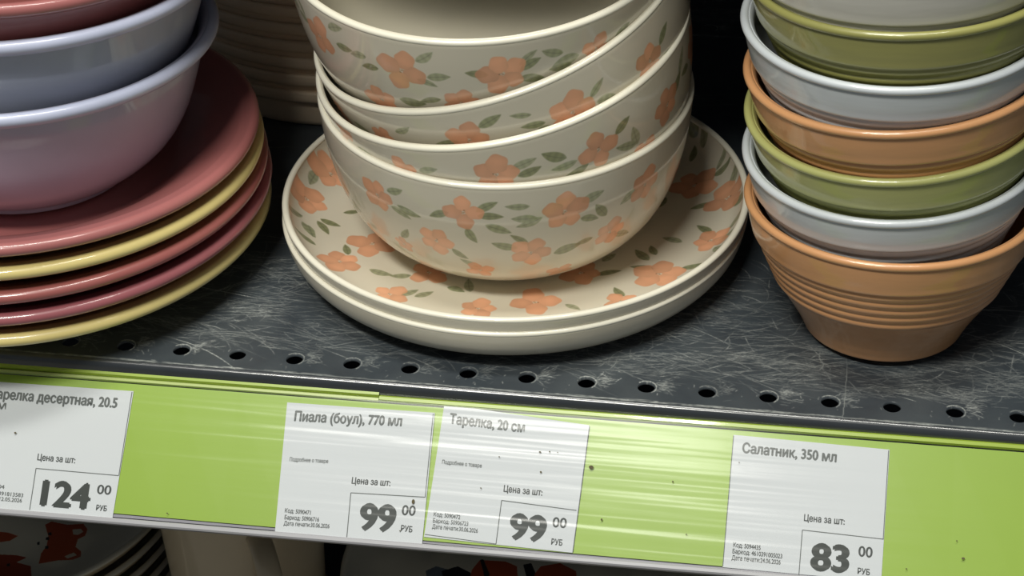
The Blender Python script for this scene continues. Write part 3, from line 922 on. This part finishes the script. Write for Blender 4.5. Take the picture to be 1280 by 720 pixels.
def on_face(cx, cy, cz, rot_, pts):
    """sight lines onto the flat well of a plate, in the plate's own axes"""
    out = []
    for p in pts:
        d = ray(*p); t = (cz - CAMP.z) / d.z; q = CAMP + d * t
        x, y = q.x - cx, q.y - cy
        out.append((x * math.cos(rot_) + y * math.sin(rot_), -x * math.sin(rot_) + y * math.cos(rot_)))
    return out
FO = catmull([(0, 1), (60, 1), (63, 0), (66, 0), (70, 2), (84, 6), (93, 12), (97.4, 17), (100.6, 21.5)], 4)
FI = catmull([(100.9, 23), (99.8, 23.8), (97.8, 23), (94, 17), (86, 11), (72, 6.5), (58, 5), (0, 5)], 4)
f_me, _ = lathe_mesh('plate', FO + FI, 144, len(FO)); plate_uv(f_me, 104)
f_me.materials.append(MUGM); f_me.materials.append(FOX)
f2_me = f_me.copy(); f2_me.materials[1] = FOX2
LZ = -330.0
OR1, OR2, DK, PL_ = (164, 74, 42), (150, 62, 36), (34, 32, 34), (200, 190, 170)
za = LZ + 105 + 6
A_ = lambda pts: on_face(-173.7, 142.5, za, 0, pts)
set_print(FOX, 'fox_print', flat_print([
    (OR1, A_([(56, 654), (64, 650), (84, 654), (104, 653), (109, 660), (106, 668), (97, 672), (94, 682), (101, 688), (101, 696), (92, 699), (72, 699), (48, 703), (51, 690), (58, 680), (60, 668)])),
    (PL_, A_([(90, 660), (101, 659), (104, 663), (97, 667), (91, 666)])),
    (PL_, A_([(80, 694), (92, 689), (96, 693), (84, 697)])),
    (DK, A_([(60, 664), (64, 663), (64, 667), (60, 667)])), (DK, A_([(57, 670), (61, 669), (61, 673), (57, 673)])), (DK, A_([(56, 681), (60, 680), (60, 684), (56, 684)])),
    (DK, A_([(46, 676), (49, 675), (49, 679), (46, 679)])),
    (OR1, A_([(-30, 660), (10, 664), (22, 668), (12, 674), (-30, 680)])),
    (OR2, A_([(-30, 690), (20, 692), (33, 695), (20, 701), (38, 706), (40, 730), (-30, 730)])),
    (DK, A_([(8, 703), (12, 702), (12, 706), (8, 706)]))], [(-25, 60, .4), (35, 62, 1.2)]))
zb_ = LZ + 94.5 + 6
B_ = lambda pts: on_face(124, 122, zb_, 2.2, pts)
set_print(FOX2, 'second_print', flat_print([
    ((96, 104, 112), B_([(532, 712), (545, 706), (560, 710), (566, 722), (534, 726)])),
    (DK, B_([(552, 712), (572, 706), (588, 714), (590, 728), (556, 730)])),
    (OR1, B_([(600, 698), (632, 700), (646, 706), (648, 732), (584, 732), (590, 710)])),
    (DK, B_([(600, 698), (604, 697), (612, 716), (606, 724), (604, 712)])),
    (DK, B_([(654, 704), (664, 702), (670, 716), (660, 726)])),
    (OR1, B_([(676, 706), (700, 702), (720, 712), (722, 734), (668, 734), (668, 716)]))], [(-30, -40, .4), (45, -30, 2.0)]))
for k in range(11):
    o = link('dinner_plate', f_me)
    o.location = Vector((-173.7, 142.5, LZ + 10.5 * k)) * S
    tag(o, 'beige plate with orange fox print on top of the lower stack' if k == 10 else 'beige plate under the fox print plate, %s from the bottom' % ['first', 'second', 'third', 'fourth', 'fifth', 'sixth', 'seventh', 'eighth', 'ninth', 'tenth'][k], 'plate', 'beige plates on the lower shelf')
for k in range(10):
    o = link('dinner_plate', f2_me)
    o.location = Vector((124, 122, LZ + 10.5 * k)) * S
    o.rotation_euler = (0, 0, 2.2)
    tag(o, 'shaded beige plate with orange print on top of the middle lower stack' if k == 9 else 'shaded beige plate in the middle lower stack, %s from the bottom' % ['first', 'second', 'third', 'fourth', 'fifth', 'sixth', 'seventh', 'eighth', 'ninth'][k], 'plate', 'shaded plates on the lower shelf')

MO = catmull([(0, 1.2), (30, 1.2), (32.5, 0), (34, 0), (36.5, 2), (38.2, 7), (39.2, 30), (40.4, 60), (41.6, 84), (42, 92)], 4)
MI = catmull([(41.2, 93.2), (39.6, 92.4), (38.2, 80), (36.4, 30), (34.6, 10), (28, 5.5), (0, 5)], 4)
mug_me, _ = lathe_mesh('mug', MO + MI, 96); mug_me.materials.append(MUGM)
def handle_mesh():
    bm = bmesh.new(); path = []
    for k in range(15):
        a = math.radians(100 - 200 * k / 14)
        path.append(Vector((39 + 25 * math.cos(a) + 3, 0, 50 + 29 * math.sin(a))))
    R = []
    for i, p in enumerate(path):
        tn = (path[min(i + 1, 14)] - path[max(i - 1, 0)]).normalized(); side = Vector((0, 1, 0)); nn = tn.cross(side)
        R.append([bm.verts.new((p + side * 6.0 * math.cos(2 * PI * k / 12) + nn * 3.6 * math.sin(2 * PI * k / 12)) * S) for k in range(12)])
    for i in range(14):
        for k in range(12):
            bm.faces.new([R[i][k], R[i][(k + 1) % 12], R[i + 1][(k + 1) % 12], R[i + 1][k]])
    bm.faces.new(R[0]); bm.faces.new(list(reversed(R[-1])))
    bmesh.ops.recalc_face_normals(bm, faces=bm.faces)
    me = bpy.data.meshes.new('handle'); bm.to_mesh(me); bm.free(); return me
h_me = handle_mesh(); h_me.materials.append(MUGM)
for k, (z, rz, lab) in enumerate(((LZ, -1.25, 'beige mug standing on the lower shelf, under another mug'), (LZ + 92.5, -1.05, 'beige mug with front handle on top, just under the rail'))):
    o = link('mug', mug_me); o.location = Vector((-23, 102, z)) * S; o.rotation_euler = (0, 0, rz)
    link('handle', h_me, None, o)
    tag(o, lab, 'mug', 'beige mugs stacked on the lower shelf')
